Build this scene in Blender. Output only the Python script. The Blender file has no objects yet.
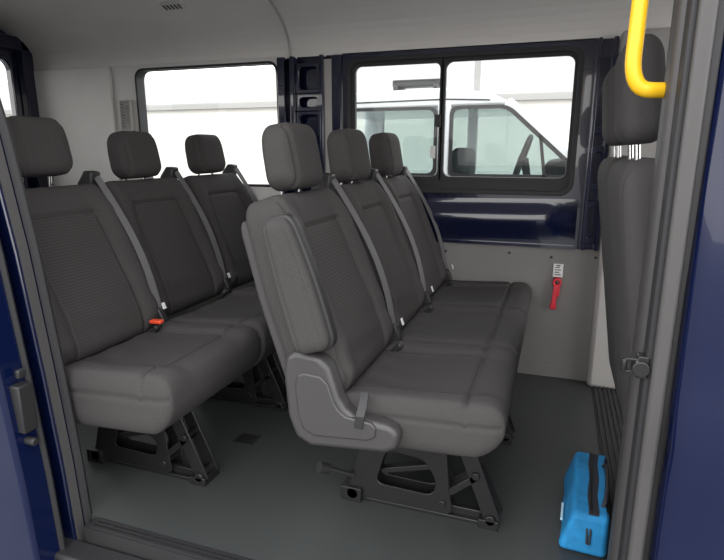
import bpy, bmesh, math, random
from mathutils import Vector, Matrix
random.seed(3)
S=bpy.context.scene
COL=S.collection
# ------------------------------------------------------------ materials
def mat(name, base, rough=0.5, metal=0.0, coat=0.0, spec=0.5, var=0.0, vscale=40, bump=0.0, bscale=300, emis=None):
    m=bpy.data.materials.new(name); m.use_nodes=True
    nt=m.node_tree; b=nt.nodes["Principled BSDF"]
    b.inputs["Base Color"].default_value=(*base,1); b.inputs["Roughness"].default_value=rough
    b.inputs["Metallic"].default_value=metal; b.inputs["Coat Weight"].default_value=coat
    b.inputs["Coat Roughness"].default_value=0.03
    b.inputs["Specular IOR Level"].default_value=spec
    tc=nt.nodes.new("ShaderNodeTexCoord")
    if var>0:
        n=nt.nodes.new("ShaderNodeTexNoise"); n.inputs["Scale"].default_value=vscale; n.inputs["Detail"].default_value=4
        nt.links.new(tc.outputs["Object"],n.inputs["Vector"])
        r=nt.nodes.new("ShaderNodeValToRGB")
        r.color_ramp.elements[0].position=0.3; r.color_ramp.elements[1].position=0.7
        r.color_ramp.elements[0].color=(*[c*(1-var) for c in base],1)
        r.color_ramp.elements[1].color=(*[min(1,c*(1+var)) for c in base],1)
        nt.links.new(n.outputs["Fac"],r.inputs["Fac"]); nt.links.new(r.outputs["Color"],b.inputs["Base Color"])
    if bump>0:
        n2=nt.nodes.new("ShaderNodeTexNoise"); n2.inputs["Scale"].default_value=bscale; n2.inputs["Detail"].default_value=3
        nt.links.new(tc.outputs["Object"],n2.inputs["Vector"])
        bp=nt.nodes.new("ShaderNodeBump"); bp.inputs["Strength"].default_value=bump; bp.inputs["Distance"].default_value=0.002
        nt.links.new(n2.outputs["Fac"],bp.inputs["Height"]); nt.links.new(bp.outputs["Normal"],b.inputs["Normal"])
    return m
def pattern_fabric(name, base, hi, axes):
    m=bpy.data.materials.new(name); m.use_nodes=True
    nt=m.node_tree; b=nt.nodes["Principled BSDF"]; b.inputs["Roughness"].default_value=0.9
    b.inputs["Specular IOR Level"].default_value=0.2
    tc=nt.nodes.new("ShaderNodeTexCoord"); sep=nt.nodes.new("ShaderNodeSeparateXYZ")
    nt.links.new(tc.outputs["Object"],sep.inputs[0])
    def M(op,a,bv):
        n=nt.nodes.new("ShaderNodeMath"); n.operation=op
        for i,v in enumerate((a,bv)):
            if v is None: continue
            if isinstance(v,(int,float)): n.inputs[i].default_value=v
            else: nt.links.new(v,n.inputs[i])
        return n.outputs[0]
    A=sep.outputs[axes[0]]; B=sep.outputs[axes[1]]
    k=math.pi/0.0095
    s1=M('SINE',M('MULTIPLY',M('ADD',A,B),k),None)
    s2=M('SINE',M('MULTIPLY',M('SUBTRACT',A,B),k),None)
    p=M('MULTIPLY',s1,s2)
    f=M('MULTIPLY',M('ADD',p,1.0),0.5)
    mx=nt.nodes.new("ShaderNodeMix"); mx.data_type='RGBA'
    mx.inputs[6].default_value=(*base,1); mx.inputs[7].default_value=(*hi,1)
    nt.links.new(f,mx.inputs[0]); nt.links.new(mx.outputs[2],b.inputs["Base Color"])
    bp=nt.nodes.new("ShaderNodeBump"); bp.inputs["Strength"].default_value=0.3; bp.inputs["Distance"].default_value=0.001
    nt.links.new(f,bp.inputs["Height"]); nt.links.new(bp.outputs["Normal"],b.inputs["Normal"])
    return m
def glass(name,tint):
    m=bpy.data.materials.new(name); m.use_nodes=True
    nt=m.node_tree; nt.nodes.clear()
    o=nt.nodes.new("ShaderNodeOutputMaterial"); t=nt.nodes.new("ShaderNodeBsdfTransparent")
    g=nt.nodes.new("ShaderNodeBsdfGlossy"); g.inputs["Roughness"].default_value=0.02
    t.inputs["Color"].default_value=(*tint,1)
    mx=nt.nodes.new("ShaderNodeMixShader"); fr=nt.nodes.new("ShaderNodeFresnel"); fr.inputs["IOR"].default_value=1.35
    nt.links.new(fr.outputs[0],mx.inputs[0]); nt.links.new(t.outputs[0],mx.inputs[1]); nt.links.new(g.outputs[0],mx.inputs[2])
    nt.links.new(mx.outputs[0],o.inputs[0]); return m

FAB=mat("fabric_charcoal",(0.054,0.0505,0.0500),0.92,spec=0.2,var=0.14,vscale=300,bump=0.3,bscale=900)
PATB=pattern_fabric("fabric_insert_back",(0.036,0.0335,0.0330),(0.066,0.062,0.061),(1,2))
PATC=pattern_fabric("fabric_insert_cushion",(0.036,0.0335,0.0330),(0.066,0.062,0.061),(1,0))
FABD=mat("fabric_dark",(0.060,0.057,0.057),0.9,spec=0.2,var=0.08,vscale=300,bump=0.2,bscale=800)
SIDEP=mat("side_plastic",(0.046,0.044,0.044),0.42,bump=0.1,bscale=500)
BLK=mat("black_steel",(0.012,0.012,0.013),0.35,spec=0.5)
BLKP=mat("black_plastic",(0.018,0.018,0.019),0.5)
RUB=mat("rubber_seal",(0.018,0.018,0.020),0.6)
BELT=mat("belt_webbing",(0.105,0.102,0.104),0.5,var=0.1,vscale=400)
RED=mat("red_plastic",(0.62,0.03,0.05),0.4)
ORG=mat("orange_red_plastic",(0.75,0.08,0.03),0.4)
CHR=mat("chrome",(0.7,0.7,0.7),0.2,metal=1)
BLUE=mat("navy_paint",(0.003,0.006,0.030),0.20,coat=1.0,spec=0.5)
BLUEO=mat("navy_paint_outside",(0.0022,0.006,0.034),0.18,coat=0.5,spec=0.3)
GREYT=mat("grey_trim_panel",(0.42,0.405,0.39),0.6,var=0.03,vscale=8,bump=0.2,bscale=500)
STRIP=mat("grey_edge_strip",(0.062,0.060,0.059),0.5,var=0.03,vscale=8)
GREYL=mat("light_trim",(0.68,0.665,0.645),0.6,var=0.02,vscale=8)
LOWER=mat("grey_lower_panel",(0.195,0.187,0.180),0.6,var=0.04,vscale=6,bump=0.25,bscale=600)
CEIL=mat("headliner",(0.80,0.775,0.74),0.9,var=0.02,vscale=5)
FLOOR=mat("vinyl_floor",(0.042,0.045,0.044),0.42,var=0.18,vscale=500,bump=0.15,bscale=150)
SILL=mat("sill_trim",(0.020,0.020,0.021),0.5)
YEL=mat("yellow_handle",(0.90,0.52,0.015),0.35,spec=0.5)
BAGB=mat("bag_blue",(0.012,0.215,0.48),0.75,var=0.15,vscale=30,bump=0.4,bscale=400)
BAGD=mat("bag_black",(0.02,0.022,0.03),0.7,var=0.2,vscale=200)
BAGL=mat("bag_print",(0.45,0.65,0.75),0.6)
WHT=mat("white_paint",(0.54,0.56,0.57),0.3,coat=0.6)
WALLW=mat("render_white",(0.70,0.68,0.64),0.9,var=0.02,vscale=1)
WALLG=mat("band_grey",(0.34,0.335,0.325),0.9)
GND=mat("asphalt_yard",(0.17,0.17,0.17),0.9,var=0.1,vscale=3)
PAPER=mat("label_paper",(0.75,0.75,0.74),0.6)
TEXTG=mat("label_print",(0.12,0.12,0.12),0.6)
CSEAT=mat("car_seat_grey",(0.06,0.06,0.065),0.9)
GL=glass("window_glass",(0.95,0.97,0.96)); GLT=glass("car_glass",(0.58,0.66,0.65))
# ------------------------------------------------------------ helpers
def reg(me,name,mats,parent=None,loc=(0,0,0),smooth=30,bevel=0,bseg=2):
    for m in (mats if isinstance(mats,(list,tuple)) else [mats]): me.materials.append(m)
    for p in me.polygons: p.use_smooth=True
    if smooth: me.set_sharp_from_angle(angle=math.radians(smooth))
    o=bpy.data.objects.new(name,me); COL.objects.link(o); o.location=loc
    if parent: o.parent=parent
    if bevel:
        b=o.modifiers.new("Bevel",'BEVEL'); b.width=bevel; b.segments=bseg; b.limit_method='ANGLE'; b.angle_limit=math.radians(35)
    return o
def axc(h,r,nr,nm):
    r=min(r,h*0.999); L=[]
    for i in range(nr): L.append(-h+r*i/nr)
    for i in range(nm): L.append(-(h-r)+2*(h-r)*i/nm)
    for i in range(nr+1): L.append((h-r)+r*i/nr)
    return L
def rbox(name,size,r,nm,mats,deform=None,matfn=None,parent=None,loc=(0,0,0),nr=4):
    h=[s/2 for s in size]; r=r if isinstance(r,(tuple,list)) else (r,r,r)
    r=[min(r[i],h[i]*0.98) for i in range(3)]
    A=[axc(h[i],r[i],nr,nm[i]) for i in range(3)]
    n=[len(a)-1 for a in A]; V=[];idx={};base=[]
    def vid(i,j,k):
        key=(i,j,k)
        if key in idx: return idx[key]
        p=[A[0][i],A[1][j],A[2][k]]; q=[max(-(h[a]-r[a]),min(h[a]-r[a],p[a])) for a in range(3)]
        d=[(p[a]-q[a])/r[a] for a in range(3)]; l=math.sqrt(sum(x*x for x in d))
        m_=max(abs(x) for x in d)
        if l>1e-9: p2=[q[a]+d[a]/l*r[a]*(1 if m_>0.999 else m_) for a in range(3)]
        else: p2=p
        base.append(p2); idx[key]=len(V)
        v=deform(Vector(p2)) if deform else Vector(p2)
        V.append(v); return idx[key]
    F=[]
    for a in range(3):
        b,c=(a+1)%3,(a+2)%3
        for side in (0,n[a]):
            for i in range(n[b]):
                for j in range(n[c]):
                    q=[]
                    for (di,dj) in ((0,0),(1,0),(1,1),(0,1)):
                        t=[0,0,0]; t[a]=side; t[b]=i+di; t[c]=j+dj; q.append(vid(*t))
                    if side==0: q=q[::-1]
                    F.append(q)
    me=bpy.data.meshes.new(name); me.from_pydata([tuple(v) for v in V],[],F)
    if matfn:
        for p in me.polygons:
            c=Vector((0,0,0))
            for v in p.vertices: c+=Vector(base[v])
            p.material_index=matfn(c/len(p.vertices))
    me.update()
    return reg(me,name,mats,parent,loc,smooth=0)
class MB:
    def __init__(s): s.V=[];s.F=[];s.M=[]
    def add(s,V,F,m=0):
        o=len(s.V); s.V+= [tuple(v) for v in V]; s.F+=[[i+o for i in f] for f in F]; s.M+=[m]*len(F)
    def box(s,a,b,m=0):
        x0,y0,z0=[min(a[i],b[i]) for i in range(3)]; x1,y1,z1=[max(a[i],b[i]) for i in range(3)]
        s.add([(x0,y0,z0),(x1,y0,z0),(x1,y1,z0),(x0,y1,z0),(x0,y0,z1),(x1,y0,z1),(x1,y1,z1),(x0,y1,z1)],
          [(0,3,2,1),(4,5,6,7),(0,1,5,4),(1,2,6,5),(2,3,7,6),(3,0,4,7)],m)
    def bar(s,p,q,w,t,side=(0,1,0),m=0):
        p=Vector(p);q=Vector(q);d=(q-p).normalized();a=Vector(side)-d*Vector(side).dot(d);a.normalize();b=d.cross(a)
        c=[(-w/2,-t/2),(w/2,-t/2),(w/2,t/2),(-w/2,t/2)]
        V=[p+a*x+b*y for x,y in c]+[q+a*x+b*y for x,y in c]
        s.add(V,[(0,3,2,1),(4,5,6,7),(0,1,5,4),(1,2,6,5),(2,3,7,6),(3,0,4,7)],m)
    def cyl(s,p,q,r,n=14,m=0,r2=None):
        p=Vector(p);q=Vector(q);d=(q-p).normalized();a=d.orthogonal().normalized();b=d.cross(a);r2=r if r2 is None else r2
        V=[p+(a*math.cos(2*math.pi*i/n)+b*math.sin(2*math.pi*i/n))*r for i in range(n)]
        V+=[q+(a*math.cos(2*math.pi*i/n)+b*math.sin(2*math.pi*i/n))*r2 for i in range(n)]
        F=[(i,(i+1)%n,(i+1)%n+n,i+n) for i in range(n)]+[tuple(range(n))[::-1],tuple(range(n,2*n))]
        s.add(V,F,m)
    def prism(s,pts,y0,y1,m=0):
        n=len(pts); V=[(x,y0,z) for x,z in pts]+[(x,y1,z) for x,z in pts]
        F=[(i,(i+1)%n,(i+1)%n+n,i+n) for i in range(n)]+[tuple(range(n))[::-1],tuple(range(n,2*n))]
        s.add(V,F,m)
    def prismx(s,pts,x0,x1,m=0):
        n=len(pts); V=[(x0,y,z) for y,z in pts]+[(x1,y,z) for y,z in pts]
        F=[(i,(i+1)%n,(i+1)%n+n,i+n) for i in range(n)]+[tuple(range(n))[::-1],tuple(range(n,2*n))]
        s.add(V,F,m)
    def ring(s,out,inn,y0,y1,m=0,ax='y'):
        n=len(out)
        f=(lambda p,y:(p[0],y,p[1])) if ax=='y' else (lambda p,y:(y,p[0],p[1]))
        V=[f(p,y0) for p in out]+[f(p,y0) for p in inn]+[f(p,y1) for p in out]+[f(p,y1) for p in inn]
        F=[]
        for i in range(n):
            j=(i+1)%n
            F+=[(i,j,n+j,n+i),(2*n+i,3*n+i,3*n+j,2*n+j),(n+i,n+j,3*n+j,3*n+i),(i,2*n+i,2*n+j,j)]
        s.add(V,F,m)
    def tube(s,pts,r,n=12,m=0,closed=False):
        P=[Vector(p) for p in pts]; N=len(P); V=[];up=None
        for i in range(N):
            if closed: d=(P[(i+1)%N]-P[i-1]).normalized()
            else: d=(P[min(i+1,N-1)]-P[max(i-1,0)]).normalized()
            if up is None: up=d.orthogonal().normalized()
            a=(up-d*up.dot(d)).normalized(); up=a; b=d.cross(a)
            V+=[P[i]+(a*math.cos(2*math.pi*k/n)+b*math.sin(2*math.pi*k/n))*r for k in range(n)]
        F=[]
        for i in range(N if closed else N-1):
            j=(i+1)%N
            for k in range(n): F.append((i*n+k,i*n+(k+1)%n,j*n+(k+1)%n,j*n+k))
        if not closed: F+=[tuple(range(n))[::-1],tuple(range((N-1)*n,N*n))]
        s.add(V,F,m)
    def ribbon(s,pts,wv,t=0.002,m=0):
        P=[Vector(p) for p in pts]; wv=Vector(wv); V=[];N=len(P)
        for i in range(N):
            d=(P[min(i+1,N-1)]-P[max(i-1,0)]).normalized(); nn=d.cross(wv).normalized()*t/2
            V+=[P[i]-wv/2-nn,P[i]+wv/2-nn,P[i]+wv/2+nn,P[i]-wv/2+nn]
        F=[]
        for i in range(N-1):
            for k in range(4): F.append((i*4+k,i*4+(k+1)%4,(i+1)*4+(k+1)%4,(i+1)*4+k))
        F+=[(3,2,1,0),((N-1)*4,(N-1)*4+1,(N-1)*4+2,(N-1)*4+3)]
        s.add(V,F,m)
    def done(s,name,mats,parent=None,loc=(0,0,0),bevel=0,smooth=35,bseg=2):
        me=bpy.data.meshes.new(name); me.from_pydata(s.V,[],s.F)
        for i,p in enumerate(me.polygons): p.material_index=s.M[i]
        bm=bmesh.new(); bm.from_mesh(me); bmesh.ops.recalc_face_normals(bm,faces=bm.faces); bm.to_mesh(me); bm.free()
        me.update(); return reg(me,name,mats,parent,loc,smooth,bevel,bseg)
def rr(x0,x1,z0,z1,r,n=6):
    P=[]
    for cx,cz,a0 in ((x1-r,z1-r,0),(x0+r,z1-r,90),(x0+r,z0+r,180),(x1-r,z0+r,270)):
        for i in range(n+1):
            a=math.radians(a0+90*i/n); P.append((cx+r*math.cos(a),cz+r*math.sin(a)))
    return P
def rpoly(P,r,n=4):
    out=[]
    for i,p in enumerate(P):
        a=Vector(P[i-1]);b=Vector(p);c=Vector(P[(i+1)%len(P)])
        u=(a-b).normalized()*min(r,(a-b).length*.48); v=(c-b).normalized()*min(r,(c-b).length*.48)
        for k in range(n+1):
            t=k/n; out.append(tuple((b+u)*(1-t)**2+b*2*t*(1-t)+(b+v)*t*t))
    return out
def empty(name,loc,label,cat):
    e=bpy.data.objects.new(name,None); e.location=loc; e.empty_display_size=0.1; COL.objects.link(e)
    e["label"]=label; e["category"]=cat; return e
def struct(o,label=None):
    o["kind"]="structure"
    if label: o["label"]=label
    return o
def sm(t): t=max(0,min(1,t)); return t*t*(3-2*t)
def bez(p0,p1,p2,n=8):
    p0,p1,p2=map(Vector,(p0,p1,p2)); return [p0*(1-t)**2+p1*2*t*(1-t)+p2*t*t for t in [i/n for i in range(n+1)]]

# ------------------------------------------------------------ benches
REC=math.radians(18.3)
HB,WB,TB=0.60,0.492,0.165
def back_def(p):
    H,W,T=HB,WB,TB
    h=(p.z+H/2)/H; x,y,z=p
    fx=sm((x/(T/2)+0.2)/1.0)
    x=(x-T/2)*(1-0.16*h)+T/2-0.03*h
    hw=W/2
    if fx>0:
        ya=abs(y)/hw
        x+=fx*0.022*(sm((ya-0.5)/0.28)-sm((ya-0.86)/0.2)*0.8)*(1-sm((h-.80)/.15)*0.7)*sm(h/0.12)
        x+=fx*0.012*math.exp(-((h-0.28)/0.16)**2)*(1-ya*ya)
        g=0.15-0.012*h
        if h<0.83: x-=fx*0.013*math.exp(-((abs(y)-g)/0.006)**2)
        if abs(y)<g: x-=fx*0.013*math.exp(-((z-(0.815-.5)*H)/0.006)**2)
        x-=fx*0.010*math.exp(-((abs(y)-hw+0.022)/0.005)**2)
        # slight creases low on the back
        x+=fx*0.0022*math.sin(z*62+y*9)*math.exp(-((h-0.22)/0.14)**2)
    y*=1-0.13*sm((h-0.5)/0.5)-0.03*sm((0.25-h)/0.25)
    return Vector((x*math.cos(REC)-z*math.sin(REC),y,x*math.sin(REC)+z*math.cos(REC)))
def back_mat(p):
    h=(p.z+HB/2)/HB
    return 1 if (p.x>TB*0.3 and abs(p.y)<0.15-0.012*h and h<0.815) else 0
def head_def(p):
    h=(p.z+0.0975)/0.195; x,y,z=p
    y*=1-0.10*sm((h-.55)/.45)-0.07*sm((.3-h)/.3)
    x*=1-0.10*h
    x+=0.010*(1-(abs(y)/.125)**2)*(1 if x>0 else 0)
    a=math.radians(9)
    if x>0.03: x-=0.008*math.exp(-((abs(y)-.092)/0.005)**2)
    return Vector((x*math.cos(a)-z*math.sin(a),y,x*math.sin(a)+z*math.cos(a)))
CX,CY,CZ=0.475,0.494,0.145
def cush_def(p):
    x,y,z=p; t=sm((z/(CZ/2)+0.2)/1.0); u=(x+CX/2)/CX; ya=abs(y)/(CY/2)
    z+=t*(0.012*(sm((ya-.5)/.25)-sm((ya-.85)/.2)*0.9))*sm((u)/.2)
    z-=t*0.012*math.exp(-((u-.35)/.3)**2)*(1-ya*ya)
    z+=0.020*(u-0.5)
    g=0.155
    if x<0.135: z-=t*0.013*math.exp(-((abs(y)-g)/0.006)**2)
    z-=t*0.012*math.exp(-((x-0.135)/0.006)**2)
    z+=t*0.0018*math.sin(y*55+x*20)*math.exp(-((u-.15)/.2)**2)
    if x>0.1: x-=0.030*sm((0.02-z)/0.08)*sm((x-.1)/.1)
    if abs(y)>CY/2-0.012: y-=math.copysign(0.006*math.exp(-((p.z-0.022)/0.005)**2),y)
    return Vector((x,y,z))
def cush_mat(p): return 1 if (p.z>CZ*0.3 and abs(p.y)<0.155 and p.x<0.135) else 0
def cp(o,parent,off=(0,0,0)):
    c=o.copy(); COL.objects.link(c); c.parent=parent; c.location=o.location+Vector(off); return c

B1=empty("passenger_bench_seat",(-0.50,2.05,0),"charcoal fabric three-seat van bench with folded-up armrest, on black steel legs","seat")
sy=-0.49
bk=rbox("backrest",(TB,WB,HB),(0.045,0.045,0.065),(3,60,64),[FAB,PATB],back_def,back_mat,B1,(-0.172,sy,0.715),nr=5)
def shell(p):
    h=(p.z+.27)/.54; x,y,z=p
    y*=1-0.10*sm((h-.5)/.5)
    return Vector((x*math.cos(REC)-z*math.sin(REC),y,x*math.sin(REC)+z*math.cos(REC)))
sh=rbox("back_shell",(0.035,0.470,0.54),(0.016,0.02,0.05),(2,6,8),[FABD],shell,None,B1,(-0.250,sy,0.675),nr=4)
hd=rbox("headrest",(0.105,0.242,0.195),(0.035,0.045,0.045),(3,34,18),[FAB],head_def,None,B1,(-0.272,sy,1.108),nr=6)
m=MB(); m.cyl((-0.01,0,-0.13),(0.0,0,-0.05),0.0065)
ps=m.done("headrest_post",CHR,hd,(0,-0.06,0)); ps2=cp(ps,hd,(0,0.12,0))
cu=rbox("seat_cushion",(CX,CY,CZ),(0.055,0.022,0.050),(46,54,8),[FAB,PATC],cush_def,cush_mat,B1,(0.185,sy,0.402),nr=6)
m=MB()
top=Vector((-0.228,0.214,1.035)); bot=Vector((-0.005,0.240,0.475))
pts=[top.lerp(bot,t)+Vector((0.046*math.sin(math.pi*t),0,0)) for t in [i/14 for i in range(15)]]
m.ribbon(pts,(0.012,0.024,0),0.002)
bl=m.done("seat_belt",BELT,B1,(0,sy,0))
m=MB(); m.prism([(-0.30,0.975),(-0.235,0.975),(-0.222,1.05),(-0.262,1.055),(-0.30,1.01)],0.185,0.235)
bg=m.done("belt_guide",BLKP,bl,bevel=0.008)
m=MB(); m.prism([(-0.03,0.455),(0.02,0.455),(0.02,0.49),(0.0,0.53),(-0.015,0.53)],0.220,0.25)
ba=m.done("belt_anchor",BLKP,bl,bevel=0.005)
m=MB(); m.bar((0.030,0.222,0.535),(0.022,0.222,0.558),0.016,0.003)
bt=m.done("belt_tag",PAPER,bl)
m=MB(); m.bar((0.0,0.17,0.44),(0.04,0.165,0.485),0.030,0.020)
bu=m.done("belt_buckle",BLKP,B1,(0,sy,0),bevel=0.005)
m=MB(); m.bar((0.010,0.164,0.500),(0.060,0.164,0.502),0.026,0.014)
rbo=m.done("release_button",ORG,bu,bevel=0.004)
def seat_copy(E,y,dz=0,dx=0,wide=1.0,orange=False,deep=0,cdx=0):
    b0=cp(bk,E,(dx,y-sy,0)); h=cp(hd,E,(dx,y-sy,dz)); cp(ps,h); cp(ps2,h); cp(sh,E,(dx,y-sy,0))
    c=cp(cu,E,(dx+cdx,y-sy,-0.0725*deep)); b=cp(bl,E,(dx,y-sy,0)); cp(bg,b); cp(ba,b); cp(bt,b)
    b0.scale=(1,wide,1); c.scale=(1,wide,1+deep)
    u=cp(bu,E,(dx,y-sy,0)); 
    if orange: cp(rbo,u)
def extras(E,near=-0.50,lo=-0.70,side=True,top=0.335):
    m=MB()
    m.box((-0.05,lo,top-.01),(0.35,0.70,top+.015)); m.cyl((0.33,lo,top),(0.33,0.70,top),0.014); m.cyl((-0.04,lo,top),(-0.04,0.70,top),0.016)
    m.done("seat_base_frame",BLK,E)
    for yy in (near,0.03):
        m=MB()
        m.box((-0.09,yy-0.03,0),(0.405,yy+0.03,0.012)); m.box((-0.09,yy-0.012,0.010),(0.40,yy+0.012,0.035))
        for s in (-0.03,0.03):
            y=yy+s
            m.bar((0.27,y,top),(0.395,y,0.015),0.006,0.050)
            m.bar((0.255,y,0.09),(0.335,y,0.16),0.006,0.022)
            # pressed side plate: wide trapezoid with one large irregular cut-out
            m.ring(rpoly([(-0.085,0.015),(0.27,0.015),(0.255,0.11),(0.235,top),(-0.005,top)],0.025),
                   rpoly([(0.015,0.075),(0.205,0.070),(0.215,0.125),(0.175,top-.145),(0.050,top-.135)],0.030),y-0.003,y+0.003)
            m.ring(rr(0.065,0.165,top-.085,top-.045,0.018,4),rr(0.075,0.155,top-.076,top-.054,0.010,4),y-0.007,y-0.003)
        m.cyl((0.385,yy-0.045,0.03),(0.385,yy+0.045,0.03),0.016); m.cyl((-0.06,yy-0.05,0.03),(-0.06,yy+0.05,0.03),0.02)
        m.cyl((0.275,yy-0.045,top-.02),(0.275,yy+0.045,top-.02),0.014); m.cyl((0.335,yy-0.045,0.17),(0.335,yy+0.045,0.17),0.012)
        m.cyl((0.0,yy-0.045,top-.03),(0.0,yy+0.045,top-.03),0.018); m.cyl((0.235,yy-0.04,0.05),(0.235,yy+0.04,0.05),0.012)
        m.bar((0.03,yy,0.11),(0.20,yy,0.16),0.03,0.018)
        m.box((-0.10,yy-0.05,0.0),(-0.03,yy+0.05,0.05)); m.box((0.35,yy-0.045,0.0),(0.41,yy+0.045,0.03))
        m.done("leg_bracket",BLK,E,bevel=0.002)
    if not side: return
    m=MB(); m.cyl((-0.06,-0.54,0.09),(-0.13,-0.60,0.14),0.008); m.cyl((-0.125,-0.595,0.135),(-0.145,-0.62,0.15),0.018)
    m.done("release_lever",BLKP,E)
    m=MB()
    pts=[(-0.178,0.53),(-0.168,0.580),(-0.14,0.596),(-0.07,0.59),(-0.038,0.562),(-0.012,0.48),(0.008,0.450),(0.035,0.430),(0.135,0.420),(0.158,0.40),(0.152,0.355),(0.12,0.338),(-0.10,0.318),(-0.145,0.34),(-0.168,0.40)]
    m.prism(pts,-0.780,-0.722); cv=m.done("side_cover",SIDEP,E,bevel=0.018,bseg=4)
    cx0=sum(p[0] for p in pts)/len(pts)-0.02; cz0=sum(p[1] for p in pts)/len(pts)-0.02
    m=MB(); m.prism([(cx0+(x-cx0)*0.70,cz0+(z-cz0)*0.66) for x,z in pts],-0.786,-0.772); m.done("cover_land",SIDEP,cv,bevel=0.005,bseg=3)
    m=MB(); m.ribbon([(0.050,-0.742,0.49),(0.054,-0.768,0.468),(0.052,-0.789,0.44),(0.048,-0.789,0.405)],(0.024,0,0.0),0.003)
    m.done("lap_belt",BLKP,E,bevel=0.001)
    A=math.radians(17)
    def arm(p):
        h=(p.z+.185)/.37; x,y,z=p
        x*=0.74+0.26*(1-h)+0.14*math.sin(math.pi*h); y*=0.85+0.2*(1-h)
        if p.y<0: y+=0.005*math.exp(-((abs(p.x)-.034)/.004)**2)
        return Vector((x*math.cos(A)-z*math.sin(A),y,x*math.sin(A)+z*math.cos(A)))
    ar=rbox("armrest",(0.105,0.048,0.365),(0.030,0.020,0.036),(14,2,20),[FAB],arm,None,E,(-0.130,-0.785,0.780),nr=5)
    def plate(p):
        h=(p.z+.19)/.38; x,y,z=p
        x*=0.74+0.26*(1-h)+0.14*math.sin(math.pi*h)
        return Vector((x*math.cos(A)-z*math.sin(A),y,x*math.sin(A)+z*math.cos(A)))
    rbox("armrest_gap_shade",(0.118,0.040,0.378),(0.03,0.008,0.04),(6,2,12),[BLKP],plate,None,ar,(0,0.028,0),nr=5)  # oversized black plate added to draw the dark gap shade around the armrest
seat_copy(B1,0.0); seat_copy(B1,0.49)
extras(B1)
B2=empty("passenger_bench_seat",(-1.475,2.01,0),"charcoal fabric three-seat van bench along the rear cargo space","seat")
seat_copy(B2,-0.56,0.03,0.055,1.09,True,0.24,0.0); seat_copy(B2,-0.02,0,0,1.10,False,0.24,0.055); seat_copy(B2,0.50,0,0,1.05,False,0.24,0.055); extras(B2,-0.56,-0.78,False,0.30)
bpy.data.objects.remove(rbo)
for o in (B1,B2): o["group"]="rows of passenger bench seats"

# ------------------------------------------------------------ front double seat (seen from behind)
F=empty("front_double_seat",(0.25,1.70,0),"dark grey fabric front double seat seen from behind","seat")
HF=0.80;RF=math.radians(10)
def fb(p):
    h=(p.z+HF/2)/HF; x,y,z=p
    x*=1-0.25*h; y*=1-0.12*sm((h-.6)/.4)
    if x<0: x+=0.006*math.exp(-((abs(y)-.17)/.005)**2)
    return Vector((x*math.cos(RF)-z*math.sin(RF),y,x*math.sin(RF)+z*math.cos(RF)))
fbk=rbox("backrest",(0.15,0.45,HF),(0.05,0.05,0.07),(3,40,20),[FABD],fb,None,F,(-0.005,-0.20,0.715),nr=5)
def fh(p):
    h=(p.z+.12)/.24; x,y,z=p; y*=1-.1*h; x*=1-.15*h
    a=math.radians(7); return Vector((x*math.cos(a)-z*math.sin(a),y,x*math.sin(a)+z*math.cos(a)))
fhd=rbox("headrest",(0.10,0.25,0.235),(0.04,0.05,0.05),(2,6,6),[FABD],fh,None,F,(-0.085,-0.20,1.260),nr=6)
m=MB(); m.cyl((0.01,0,-0.20),(0.0,0,-0.10),0.007)
fps=m.done("headrest_post",CHR,fhd,(0,-0.065,0)); fps2=cp(fps,fhd,(0,0.13,0))
cp(fbk,F,(0,0.44,0)); h=cp(fhd,F,(0,0.44,0)); cp(fps,h); cp(fps2,h)
rbox("seat_cushion",(0.46,0.88,0.14),(0.05,0.04,0.05),(4,6,2),[FABD],None,None,F,(0.31,0.02,0.42),nr=5)
m=MB(); m.box((0.10,-0.42,0.0),(0.50,0.46,0.36)); m.done("seat_pedestal",BLKP,F,bevel=0.015)

# ------------------------------------------------------------ floor, ceiling, walls
YN,YF=1.13,2.80
XR,XF=-3.2,1.5
ZW=1.605
m=MB(); m.box((XR,YN+0.03,-0.05),(XF,YF+0.05,0)); 
struct(m.done("floor",FLOOR),"dark grey speckled vinyl van floor")
m=MB(); m.box((-1.30,YN-0.02,-0.06),(0.2,YN+0.03,-0.004)); 
for i in range(3): m.box((-1.28,YN-0.014+i*0.015,-0.004),(0.19,YN-0.007+i*0.015,0.002))
struct(m.done("trim_1",SILL),"ribbed dark sliding door sill strip")
m=MB(); m.box((-3.2,YN-0.10,-0.45),(1.5,YN-0.02,-0.05)); struct(m.done("trim_2",SILL,bevel=0.01),"black sliding door step edge")
m=MB(); m.box((0.235,1.2,0),(0.36,2.78,0.006))
for i in range(6): m.box((0.243+i*0.02,1.2,0.006),(0.251+i*0.02,2.78,0.012))
struct(m.done("trim_3",BLKP),"black ribbed tread strip")
prof=[(YF,ZW)]+[tuple(v[:2]) for v in bez((YF,ZW+.04,0),(YF-0.05,1.86,0),(2.30,1.90,0),12)]+[(1.60,1.90)]+[tuple(v[:2]) for v in bez((1.55,1.90,0),(1.22,1.88,0),(1.16,1.66,0),12)]
outer=[(y,z+0.05) if 1.2<y<2.79 else (y+(0.06 if y>2 else -0.06),z+0.03) for y,z in prof]
m=MB()
for i in range(len(prof)-1):
    m.prismx([prof[i],prof[i+1],outer[i+1],outer[i]],XR,-1.385); m.prismx([prof[i],prof[i+1],outer[i+1],outer[i]],-1.375,XF)
    m.prismx([outer[i],outer[i+1],(outer[i+1][0],outer[i+1][1]+0.01),(outer[i][0],outer[i][1]+0.01)],-1.39,-1.37)
struct(m.done("ceiling",CEIL,smooth=40),"light grey moulded headliner")
def wall(name,fn,mt,label=None,bevel=0,bseg=2):
    m=MB(); fn(m); return struct(m.done(name,mt,bevel=bevel,bseg=bseg),label)
W1=(-2.385,-1.459,0.935,1.585); W2=(-1.055,0.065,0.925,1.575)
def f(m):
    m.box((XR,YF,0),(0.27,YF+0.05,0.668)); m.box((-3.2,YF-0.004,0.0),(0.27,YF,0.06))
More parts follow.
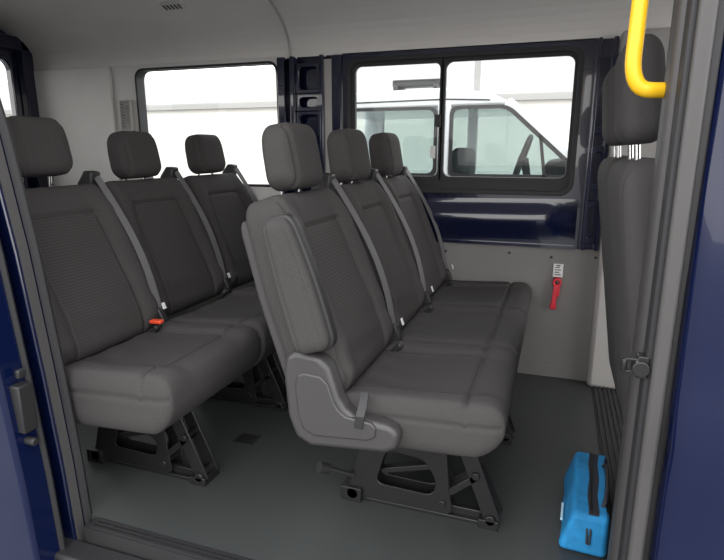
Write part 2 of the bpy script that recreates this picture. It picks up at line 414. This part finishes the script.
wall("wall_left",f,LOWER,"grey moulded lower side panel",0.004)
def f(m):
    for x,z in ((-0.52,0.62),(-0.20,0.63),(0.20,0.63),(0.22,0.35),(-0.25,0.30),(0.0,0.62)): m.cyl((x,YF-0.004,z),(x,YF,z),0.007,12)
wall("trim_5",f,BLKP,"small dark panel fasteners")
def f(m):
    m.ring(rr(-2.56,-1.46+0.02,0.668,ZW+.01,0.002),rr(*W1,0.055),YF-0.012,YF+0.05)
    m.box((-3.2,YF-0.03,0.668),(-2.56,YF+0.05,ZW+.01))
wall("wall_left_rear",f,GREYL,"light grey window surround trim",0.006)
def f(m):
    m.ring(rr(-1.09,0.13,0.668,ZW+.005,0.002),rr(*W2,0.06),YF,YF+0.05)
    N=16; pr=[(YF-0.030*sm(min(1,max(0,1-abs(t-0.5)*2))) ,0.685+0.20*t) for t in [i/N for i in range(N+1)]]
    V=[];Fc=[]
    nx=24
    for i in range(nx+1):
        u=i/nx; x=-1.05+1.15*u; k=sm(min(u,1-u)/0.12)
        for j,(y,z) in enumerate(pr): V.append((x,YF-0.0005-(YF-y)*k,z+0.02*u))
    for i in range(nx):
        for j in range(N): Fc.append((i*(N+1)+j,(i+1)*(N+1)+j,(i+1)*(N+1)+j+1,i*(N+1)+j+1))
    m.add(V,Fc)
    m.box((-1.05,YF-0.016,0.668),(0.10,YF,0.682))
wall("wall_left_middle",f,BLUE,"navy painted bare metal around window")
def f(m):
    m.box((-1.44,YF+0.03,0.668),(-1.09,YF+0.05,ZW+.01))
    m.box((-1.45,YF-0.03,0.668),(-1.405,YF+0.03,ZW)); m.box((-1.14,YF-0.015,0.668),(-1.09,YF+0.03,ZW))
    z=0.70
    k=0
    while z<1.56:
        hgt=0.15 if k%2==0 else 0.09
        z1=min(z+hgt,ZW)
        m.ring(rr(-1.345,-1.20,z,z1,0.001,4),rr(-1.325,-1.222,z+0.02,z1-0.02,0.024,4),YF-0.02,YF-0.008)
        z=z1;k+=1
    m.box((-1.37,YF-0.045,0.668),(-1.345,YF+0.03,ZW)); m.box((-1.20,YF-0.045,0.668),(-1.18,YF+0.03,ZW))
wall("wall_left_pillar",f,BLUE,"navy painted body pillar with pressed cut-outs",0.005)
def f(m): m.box((-1.18,YF-0.02,0.668),(-1.142,YF-0.012,ZW-0.02))
wall("trim_4",f,GREYT)
def f(m):
    m.box((0.125,YF-0.01,0.670),(0.205,YF+0.05,ZW)); m.box((0.125,YF-0.05,0.670),(0.140,YF-0.01,ZW)); m.box((0.185,YF-0.05,0.670),(0.205,YF-0.01,ZW))
    for z in (0.80,1.05,1.30): m.ring(rr(0.140,0.185,z-0.10,z+0.10,0.001,4),rr(0.150,0.177,z-0.07,z+0.07,0.012,4),YF-0.035,YF-0.028)
wall("wall_left_front_pillar",f,BLUE,"navy painted front body pillar with cut-outs",0.004)
def f(m): m.box((0.21,YF-0.08,0.0),(0.42,YF+0.05,ZW+.02)); m.box((0.42,YF,0.0),(1.5,YF+0.05,0.9)); m.box((0.42,YF,1.5),(1.5,YF+0.05,1.66))
wall("wall_left_cab",f,GREYT,"grey cab pillar trim",0.02)
def f(m):
    m.tube([(-1.38,y-0.004 if y>2 else y,z-0.004) for y,z in prof],0.007,8)
wall("trim_6",f,GREYT)
m=MB(); m.ring(rr(-2.50,-2.42,1.24,1.42,0.01,3),rr(-2.492,-2.428,1.25,1.41,0.005,3),YF-0.042,YF-0.012)
for i in range(10): m.box((-2.492,YF-0.038,1.254+i*0.016),(-2.428,YF-0.014,1.262+i*0.016))
v=m.done("air_vent",GREYT); v["label"]="small louvred grey vent in light rear side trim"; v["category"]="vent"
cy,cz=2.56,1.848
e=MB(); 
e.bar((-1.98,cy,cz),(-1.86,cy,cz),0.05,0.014,side=(0,1,-0.36))
for i in range(5): e.bar((-1.965+i*0.022,cy-0.018,cz-0.003),(-1.965+i*0.022,cy+0.016,cz-0.015),0.008,0.006,side=(1,0,0),m=1)
o=e.done("ceiling_lamp",[GREYL,STRIP],bevel=0.002); o["label"]="small slotted interior lamp in the headliner"; o["category"]="lamp"
def window(name,W,r,split=None,label="",fw=0.014):
    m=MB()
    x0,x1,z0,z1=W
    m.ring(rr(x0-0.008,x1+0.008,z0-0.008,z1+0.008,r),rr(x0+fw,x1-fw,z0+fw,z1-fw,r-fw),YF-0.016,YF+0.055)
    fr=struct(m.done(name,RUB,bevel=0.003),label)
    m=MB(); m.add([(x0,YF+0.032,z0),(x1,YF+0.032,z0),(x1,YF+0.032,z1),(x0,YF+0.032,z1)],[(0,1,2,3)]); g=m.done("window_pane",GL,fr); g["kind"]="structure"
    if split:
        m=MB()
        zb=z0+0.055
        m.ring(rr(x0+0.008,split,zb,z1-0.008,0.008),rr(x0+0.036,split-0.018,zb+0.020,z1-0.032,0.03),YF+0.0,YF+0.028)
        m.ring(rr(split-0.010,x1-0.008,zb,z1-0.008,0.008),rr(split+0.010,x1-0.030,zb+0.020,z1-0.030,0.035),YF+0.0,YF+0.028)
        m.box((x0+0.01,YF+0.0,z0+0.01),(x1-0.01,YF+0.028,zb+0.004))
        m.box((split-0.035,YF-0.02,1.24),(split-0.005,YF+0.01,1.30))
        sf=m.done("sliding_frame",RUB,fr,bevel=0.002); sf["kind"]="structure"
        m=MB(); m.box((split-0.055,YF-0.004,1.09),(split-0.03,YF+0.0,1.15)); s=m.done("sticker",PAPER,fr); s["kind"]="structure"
    return fr
window("window_1",W1,0.055,None,"fixed side window with thin black seal",0.004)
window("window_2",W2,0.065,-0.56,"black framed sliding side window")
m=MB()
m.ring(rr(1.97,YF+0.05,0,1.95,0.002),rr(2.02,2.655,0.93,1.66,0.06),XR-0.05,XR,ax='x')
m.ring(rr(1.10,1.97,0,1.95,0.002),rr(1.28,1.92,0.93,1.66,0.06),XR-0.05,XR,ax='x')
m.box((XR,2.70,0.3),(XR+0.05,2.78,1.78)); m.box((XR,1.2,1.72),(XR+0.05,2.78,1.80)); m.box((XR-0.0,1.955,0.1),(XR+0.02,1.985,1.75))
struct(m.done("wall_back",BLUE,bevel=0.008),"navy rear doors seen from inside")
m=MB(); m.add([(XR-0.03,1.25,0.9),(XR-0.03,2.68,0.9),(XR-0.03,2.68,1.7),(XR-0.03,1.25,1.7)],[(0,1,2,3)]); struct(m.done("window_3",GL))
m=MB(); m.box((XR,1.28,0.15),(XR+0.025,1.92,0.85)); m.box((XR,2.02,0.15),(XR+0.025,2.66,0.85)); struct(m.done("trim_7",GREYT,bevel=0.01))
edge=[(-0.12,-1.33),(0.2,-1.345),(0.5,-1.37),(0.85,-1.405),(1.18,-1.455),(1.5,-1.53),(1.75,-1.62)]
def f(m):
    P=[(x,z) for z,x in edge]+[(-1.70,1.75),(-1.70,-0.12)]
    m.prism(P,YN-0.03,YN+0.03)
    m.ring(rr(-3.25,-1.70,-0.12,1.75,0.002),rr(-3.0,-1.85,0.95,1.58,0.06),YN-0.03,YN+0.03)
wall("wall_right",f,BLUE,"navy body side behind the sliding door opening",0.004)
def f(m): m.prism([(x-0.03,z) for z,x in edge]+[(-1.74,1.75),(-1.74,-0.02)],YN+0.03,YN+0.055)
wall("trim_8",f,GREYT)
def f(m): m.tube([(x+0.004,YN+0.028,z) for z,x in edge],0.014,8)
wall("trim_9",f,RUB)
def f(m): m.ribbon([(x+0.002,YN-0.005,z) for z,x in edge],(0,0.028,0),0.004)
wall("trim_10",f,STRIP)
def f(m):
    P=[(x-0.005,z) for z,x in edge[:6]]+[(-2.95,1.5),(-2.95,-0.12)]
    m.prism(P,YN-0.155,YN-0.06)
d=MB(); f(d); D=struct(d.done("door_1",BLUEO,bevel=0.012,bseg=3),"navy sliding door slid open along the body side")
m=MB(); m.box((-1.385,YN-0.13,0.36),(-1.342,YN-0.085,0.50)); m.box((-1.36,YN-0.12,0.52),(-1.345,YN-0.095,0.545)); m.cyl((-1.38,YN-0.11,0.33),(-1.33,YN-0.11,0.33),0.012)
o=m.done("door_latch",BLKP,D,bevel=0.004); o["kind"]="structure"
m=MB(); m.tube([(x-0.002,YN-0.072,z) for z,x in edge[:6]],0.009,8); o=m.done("door_seal",RUB,D); o["kind"]="structure"
def f(m): m.box((0.196,YN-0.035,-0.1),(0.224,YN+0.0,1.75))
wall("trim_11",f,STRIP,"grey door opening strip",0.006)
def f(m): m.box((0.186,YN-0.02,-0.1),(0.20,YN+0.025,1.75)); m.box((0.222,YN-0.02,-0.1),(0.240,YN,1.75))
wall("trim_12",f,RUB,None,0.005)
def f(m): m.box((0.174,YN+0.025,-0.05),(0.34,YN+0.10,1.75))
wall("trim_13",f,SIDEP,None,0.02,3)
m=MB()
N=24; V=[];Fc=[]
xs=[0.238,0.246,0.262,0.35,0.6,1.0,1.5]; off=[0.03,0.008,0.0,-0.006,-0.012,-0.012,0.0]
for i in range(N+1):
    z=-0.45+2.25*i/N
    by=0.0+0.09*((z-0.25)/1.5)**2+ (0.018*sm((0.62-z)/0.03) - 0.018*sm((0.55-z)/0.06))*-1
    for x,o_ in zip(xs,off): V.append((x,YN-0.065+by+o_,z))
nx=len(xs)
for i in range(N):
    for j in range(nx-1): Fc.append((i*nx+j,i*nx+j+1,(i+1)*nx+j+1,(i+1)*nx+j))
m.add(V,Fc)
o=struct(m.done("wall_right_front",BLUEO,smooth=0),"navy painted outer body side"); s=o.modifiers.new("Solid",'SOLIDIFY'); s.thickness=0.004
m=MB(); m.box((0.172,YN-0.02,0.70),(0.195,YN+0.01,0.745)); m.cyl((0.178,YN-0.03,0.722),(0.178,YN+0.0,0.722),0.016); m.tube([(0.15,YN-0.01,0.71),(0.15,YN-0.01,0.735)],0.006,8); m.bar((0.15,YN-0.01,0.71),(0.19,YN-0.01,0.71),0.008,0.006); m.bar((0.15,YN-0.01,0.735),(0.19,YN-0.01,0.735),0.008,0.006)
o=m.done("door_striker",BLK,bevel=0.002); o["label"]="black steel door striker on the pillar strip"; o["category"]="latch"
def f(m): m.box((-1.6,YN-0.03,1.68),(0.25,YN+0.04,1.95))
wall("wall_right_header",f,BLUE)
pts=[(0.20,YN+0.06,1.66),(0.17,YN+0.055,1.66)]+bez((0.15,YN+0.055,1.66),(0.119,YN+0.055,1.66),(0.118,YN+0.055,1.60),6)+[(0.117,YN+0.055,1.45)]+bez((0.115,YN+0.055,1.30),(0.115,YN+0.055,1.240),(0.148,YN+0.058,1.238),8)+[(0.160,YN+0.066,1.238),(0.19,YN+0.075,1.238)]
m=MB(); m.tube(pts,0.0142,14)
o=m.done("grab_handle",YEL); o["label"]="bright yellow tubular grab handle fixed to the door pillar"; o["category"]="handle"

# ------------------------------------------------------------ small things
H=empty("emergency_tool",(0.035,YF-0.001,0.46),"red belt cutter in a wall holder with white label","tool")
m=MB(); m.box((-0.022,-0.012,0.065),(0.024,0,0.13)); m.done("holder_plate",PAPER,H,bevel=0.003)
m=MB()
for i in range(4): m.box((-0.014,-0.0135,0.075+i*0.012),(0.014-0.006*(i%2),-0.012,0.080+i*0.012))
m.box((-0.008,-0.0135,0.120),(0.010,-0.012,0.126))
o=m.done("label_print",TEXTG,H); o["kind"]="stuff"
m=MB(); m.ring(rr(-0.020,0.022,0.02,0.062,0.018,5),rr(-0.009,0.011,0.031,0.051,0.008,5),-0.03,-0.001)
m.bar((-0.002,-0.02,0.03),(-0.010,-0.02,-0.085),0.022,0.022); m.bar((0.012,-0.02,0.025),(0.010,-0.02,-0.03),0.018,0.010)
m.box((-0.024,-0.03,-0.095),(0.006,-0.01,-0.07)); m.done("cutter_handle",RED,H,bevel=0.003)
me=MB()
x0,y0=-1.14,1.70
me.box((x0,y0,0),(x0+0.085,y0+0.075,0.003),0)
for i in range(3):
    for j in range(3): me.box((x0+0.010+i*0.024,y0+0.010+j*0.021,0.003),(x0+0.026+i*0.024,y0+0.023+j*0.021,0.004),1)
o=me.done("floor_anchor_plate",[SILL,BLK]); o["label"]="small slotted anchor plate set in the vinyl floor"; o["category"]="floor plate"
G=empty("carry_bag",(0.158,1.68,0),"bright blue zipped pouch bag with black strap lying on the floor","bag")
G.rotation_euler=(0,0,math.radians(-3))
def bagd(p):
    x,y,z=p; h=(z+.065)/.13
    x*=1.0-0.28*h; x+=0.012*h
    x+=0.002*math.sin(y*35+z*20); z-=0.006*h*math.cos(x*20)*(1 if abs(y)>.12 else .4)
    y*=1.0-0.05*h
    z+=0.003*math.sin(y*28)*h
    return Vector((x,y,z))
def bagm(p): return 1 if (abs(p.x-0.010)<0.018 and p.z>0.052 and abs(p.y)<.19) or (p.x>0.055 and p.z>-0.03 and abs(p.y)<.17) else 0
rbox("bag_body",(0.135,0.40,0.128),(0.018,0.022,0.018),(20,26,12),[BAGB,BAGD],bagd,bagm,G,(0,0,0.065),nr=5)
m=MB(); m.tube([(0.012,-0.17+0.34*i/16,0.127+0.002*math.sin((-0.17+0.34*i/16)*28)) for i in range(17)],0.004,6)
m.done("zip",BLKP,G)
m=MB()
m.tube([(0.045,-0.130,0.124),(0.050,-0.125,0.140),(0.054,-0.09,0.152),(0.056,-0.02,0.156),(0.056,0.05,0.152),(0.052,0.085,0.138),(0.046,0.09,0.122)],0.006,8)
m.done("carry_handle",BAGD,G)
m=MB(); m.tube([(0.006,-0.1865,0.095),(0.006,-0.196,0.080),(0.008,-0.203,0.045),(0.014,-0.203,0.045),(0.016,-0.196,0.080),(0.014,-0.1865,0.095)],0.003,6); m.done("zip_pull",BAGD,G)
m=MB(); m.box((-0.0665,-0.12,0.045),(-0.060,-0.04,0.052)); m.done("printed_mark",BAGL,G)
# ------------------------------------------------------------ outside
GZ=-0.62
m=MB(); m.box((-60,-60,GZ-0.05),(60,60,GZ)); o=struct(m.done("ground",GND))
BD=empty("white_building",(0,13,GZ),"long beige-white rendered building with grey upper band across the yard","building")
m=MB(); m.box((-40,0,0),(30,4,2.85)); m.done("facade",WALLW,BD)
m=MB(); m.prismx([(0.0,2.85),(0.0,2.95),(1.2,3.9),(4,3.9),(4,2.85)],-40,30); m.done("roof",WALLG,BD)
m=MB(); m.box((-40,-0.12,2.80),(30,0.0,2.90)); m.done("gutter",WALLG,BD)
C=empty("parked_car",(0,0,GZ),"white high-roofed car parked beside the van, facing the same way","car")
def L(z): return z-GZ
ya,yb=4.60,6.25
m=MB()
low=[(-2.15,L(0.92)),(-2.2,L(0.3)),(-2.15,L(-0.3))]
for cx in (-1.5,1.1):
    low+=[(cx+0.36*math.cos(a),L(-0.30)+0.36*math.sin(a)) for a in [math.pi-math.pi*i/10 for i in range(11)]]
low+=[(1.9,L(-0.3)),(1.95,L(0.1)),(1.85,L(0.45)),(0.95,L(0.78)),(0.35,L(0.90))]
m.prism(low,ya,yb)
roof=[(-2.10,L(1.50)),(-1.95,L(1.60)),(-0.9,L(1.62)),(-0.55,L(1.57)),(-0.36,L(1.48)),(-0.50,L(1.475)),(-2.10,L(1.46))]
m.prism(roof,ya+0.03,yb-0.03)
for y in (ya+0.03,yb-0.03):
    m.bar((-2.05,y,L(0.90)),(-2.02,y,L(1.50)),0.05,0.24)
    m.bar((-0.91,y,L(0.90)),(-0.91,y,L(1.50)),0.05,0.11)
    m.bar((0.33,y,L(0.87)),(-0.42,y,L(1.50)),0.05,0.085)
m.done("body",WHT,C,bevel=0.02)
m=MB()
for y in (ya+0.045,yb-0.04):
    m.add([(-2.0,y,L(0.90)),(0.30,y,L(0.90)),(-0.40,y,L(1.50)),(-2.0,y,L(1.50))],[(0,1,2,3)])
m.add([(0.36,ya+0.06,L(0.88)),(0.36,yb-0.06,L(0.88)),(-0.42,yb-0.06,L(1.52)),(-0.42,ya+0.06,L(1.52))],[(0,1,2,3)])
m.done("car_window",GLT,C)
for P_,Q_ in (([(-0.86,L(0.905)),(0.24,L(0.905)),(-0.40,L(1.475)),(-0.86,L(1.475))],[(-0.832,L(0.940)),(0.15,L(0.940)),(-0.42,L(1.448)),(-0.832,L(1.448))]),
              ([(-1.90,L(0.905)),(-0.96,L(0.905)),(-0.96,L(1.475)),(-1.90,L(1.475))],[(-1.87,L(0.940)),(-0.988,L(0.940)),(-0.988,L(1.448)),(-1.87,L(1.448))])):
    m=MB(); m.ring(rpoly(P_,0.07),rpoly(Q_,0.06),ya+0.0,ya+0.02)
    if P_[0][0]>-1: m.bar((-0.10,ya+0.01,L(0.92)),(-0.15,ya+0.01,L(1.24)),0.02,0.025)
    m.done("window_seal",BLK,C)
m=MB(); m.box((-0.915,ya+0.0,L(0.90)),(-0.907,ya+0.012,L(1.50))); m.tube([(-2.0,ya+0.03,L(1.515)),(-0.9,ya+0.03,L(1.53)),(-0.55,ya+0.03,L(1.515))],0.006,6); m.done("door_gap",BLK,C)
m=MB()
m.tube([(-0.30+0.06*math.cos(a),ya+0.42+0.19*math.sin(a),L(1.06)+0.18*math.cos(a)) for a in [2*math.pi*i/24 for i in range(24)]],0.020,8,closed=True)
m.bar((-0.24,ya+0.42,L(0.85)),(-0.28,ya+0.42,L(1.06)),0.08,0.06); m.bar((-0.30,ya+0.24,L(1.06)),(-0.30,ya+0.60,L(1.06)),0.03,0.05,side=(0,0,1)); m.done("steering_wheel",BLKP,C)
m=MB(); m.prism([(-0.14,L(0.85)),(0.30,L(0.85)),(0.26,L(0.97)),(0.02,L(1.05)),(-0.10,L(1.03))],ya+0.06,yb-0.06); m.done("dashboard",BLKP,C,bevel=0.02)
rbox("car_seat",(0.16,0.45,0.50),0.06,(3,3,5),[CSEAT],None,None,C,(-0.80,ya+0.42,L(0.90)),nr=4)
m=MB(); m.box((-1.40,ya+0.2,L(1.61)),(-1.36,yb-0.2,L(1.67))); m.box((-1.05,ya+0.2,L(1.61)),(-1.01,yb-0.2,L(1.67))); m.box((-1.42,ya+0.25,L(1.66)),(-1.0,ya+0.40,L(1.72)))
m.done("roof_rack",BLKP,C,bevel=0.01)
for cx in (-1.5,1.1):
    for y in (ya+0.02,yb-0.22):
        m=MB(); m.cyl((cx,y,0.32),(cx,y+0.2,0.32),0.32,32); m.cyl((cx,y-0.005,0.32),(cx,y+0.205,0.32),0.2,24,1); m.done("wheel",[RUB,CHR],C,bevel=0.02)
rbox("wing_mirror",(0.10,0.2,0.16),0.04,(2,2,2),[BLKP],None,None,C,(0.10,ya-0.10,L(1.0)))
P=MB(); P.cyl((-1.35,9.5,GZ),(-1.35,9.5,3.4),0.05); P.bar((-1.35,9.5,3.4),(-0.9,9.5,3.45),0.1,0.06)
o=P.done("lamp_post",WALLG); o["label"]="slim grey lamp post in front of white building"; o["category"]="lamp post"
# ------------------------------------------------------------ light
w=bpy.data.worlds.new("World"); S.world=w; w.use_nodes=True
nt=w.node_tree; bg_=nt.nodes["Background"]; bg_.inputs[1].default_value=2.9
tc=nt.nodes.new("ShaderNodeTexCoord"); sp=nt.nodes.new("ShaderNodeSeparateXYZ"); cr=nt.nodes.new("ShaderNodeValToRGB")
nt.links.new(tc.outputs["Generated"],sp.inputs[0]); nt.links.new(sp.outputs[2],cr.inputs[0]); nt.links.new(cr.outputs[0],bg_.inputs[0])
cr.color_ramp.elements[0].position=0.0; cr.color_ramp.elements[0].color=(1,0.975,0.945,1)
cr.color_ramp.elements[1].position=0.8; cr.color_ramp.elements[1].color=(0.95,0.96,1,1)
sun=bpy.data.lights.new("sun",'SUN'); sun.energy=0.6; sun.angle=math.radians(40); so=bpy.data.objects.new("sun",sun); COL.objects.link(so)
so.rotation_euler=(math.radians(50),0,math.radians(15))
# ------------------------------------------------------------ camera
cam=bpy.data.cameras.new("camera"); co=bpy.data.objects.new("camera",cam); COL.objects.link(co)
cam.sensor_fit='HORIZONTAL'; cam.sensor_width=36; cam.lens=36*550/724; cam.clip_start=0.05; cam.clip_end=200
co.location=(0,0,1.13); co.rotation_euler=(math.radians(90-13.3),0,math.radians(19.3))
S.camera=co
S.view_settings.view_transform='Standard'; S.view_settings.look='None'; S.view_settings.exposure=0.22
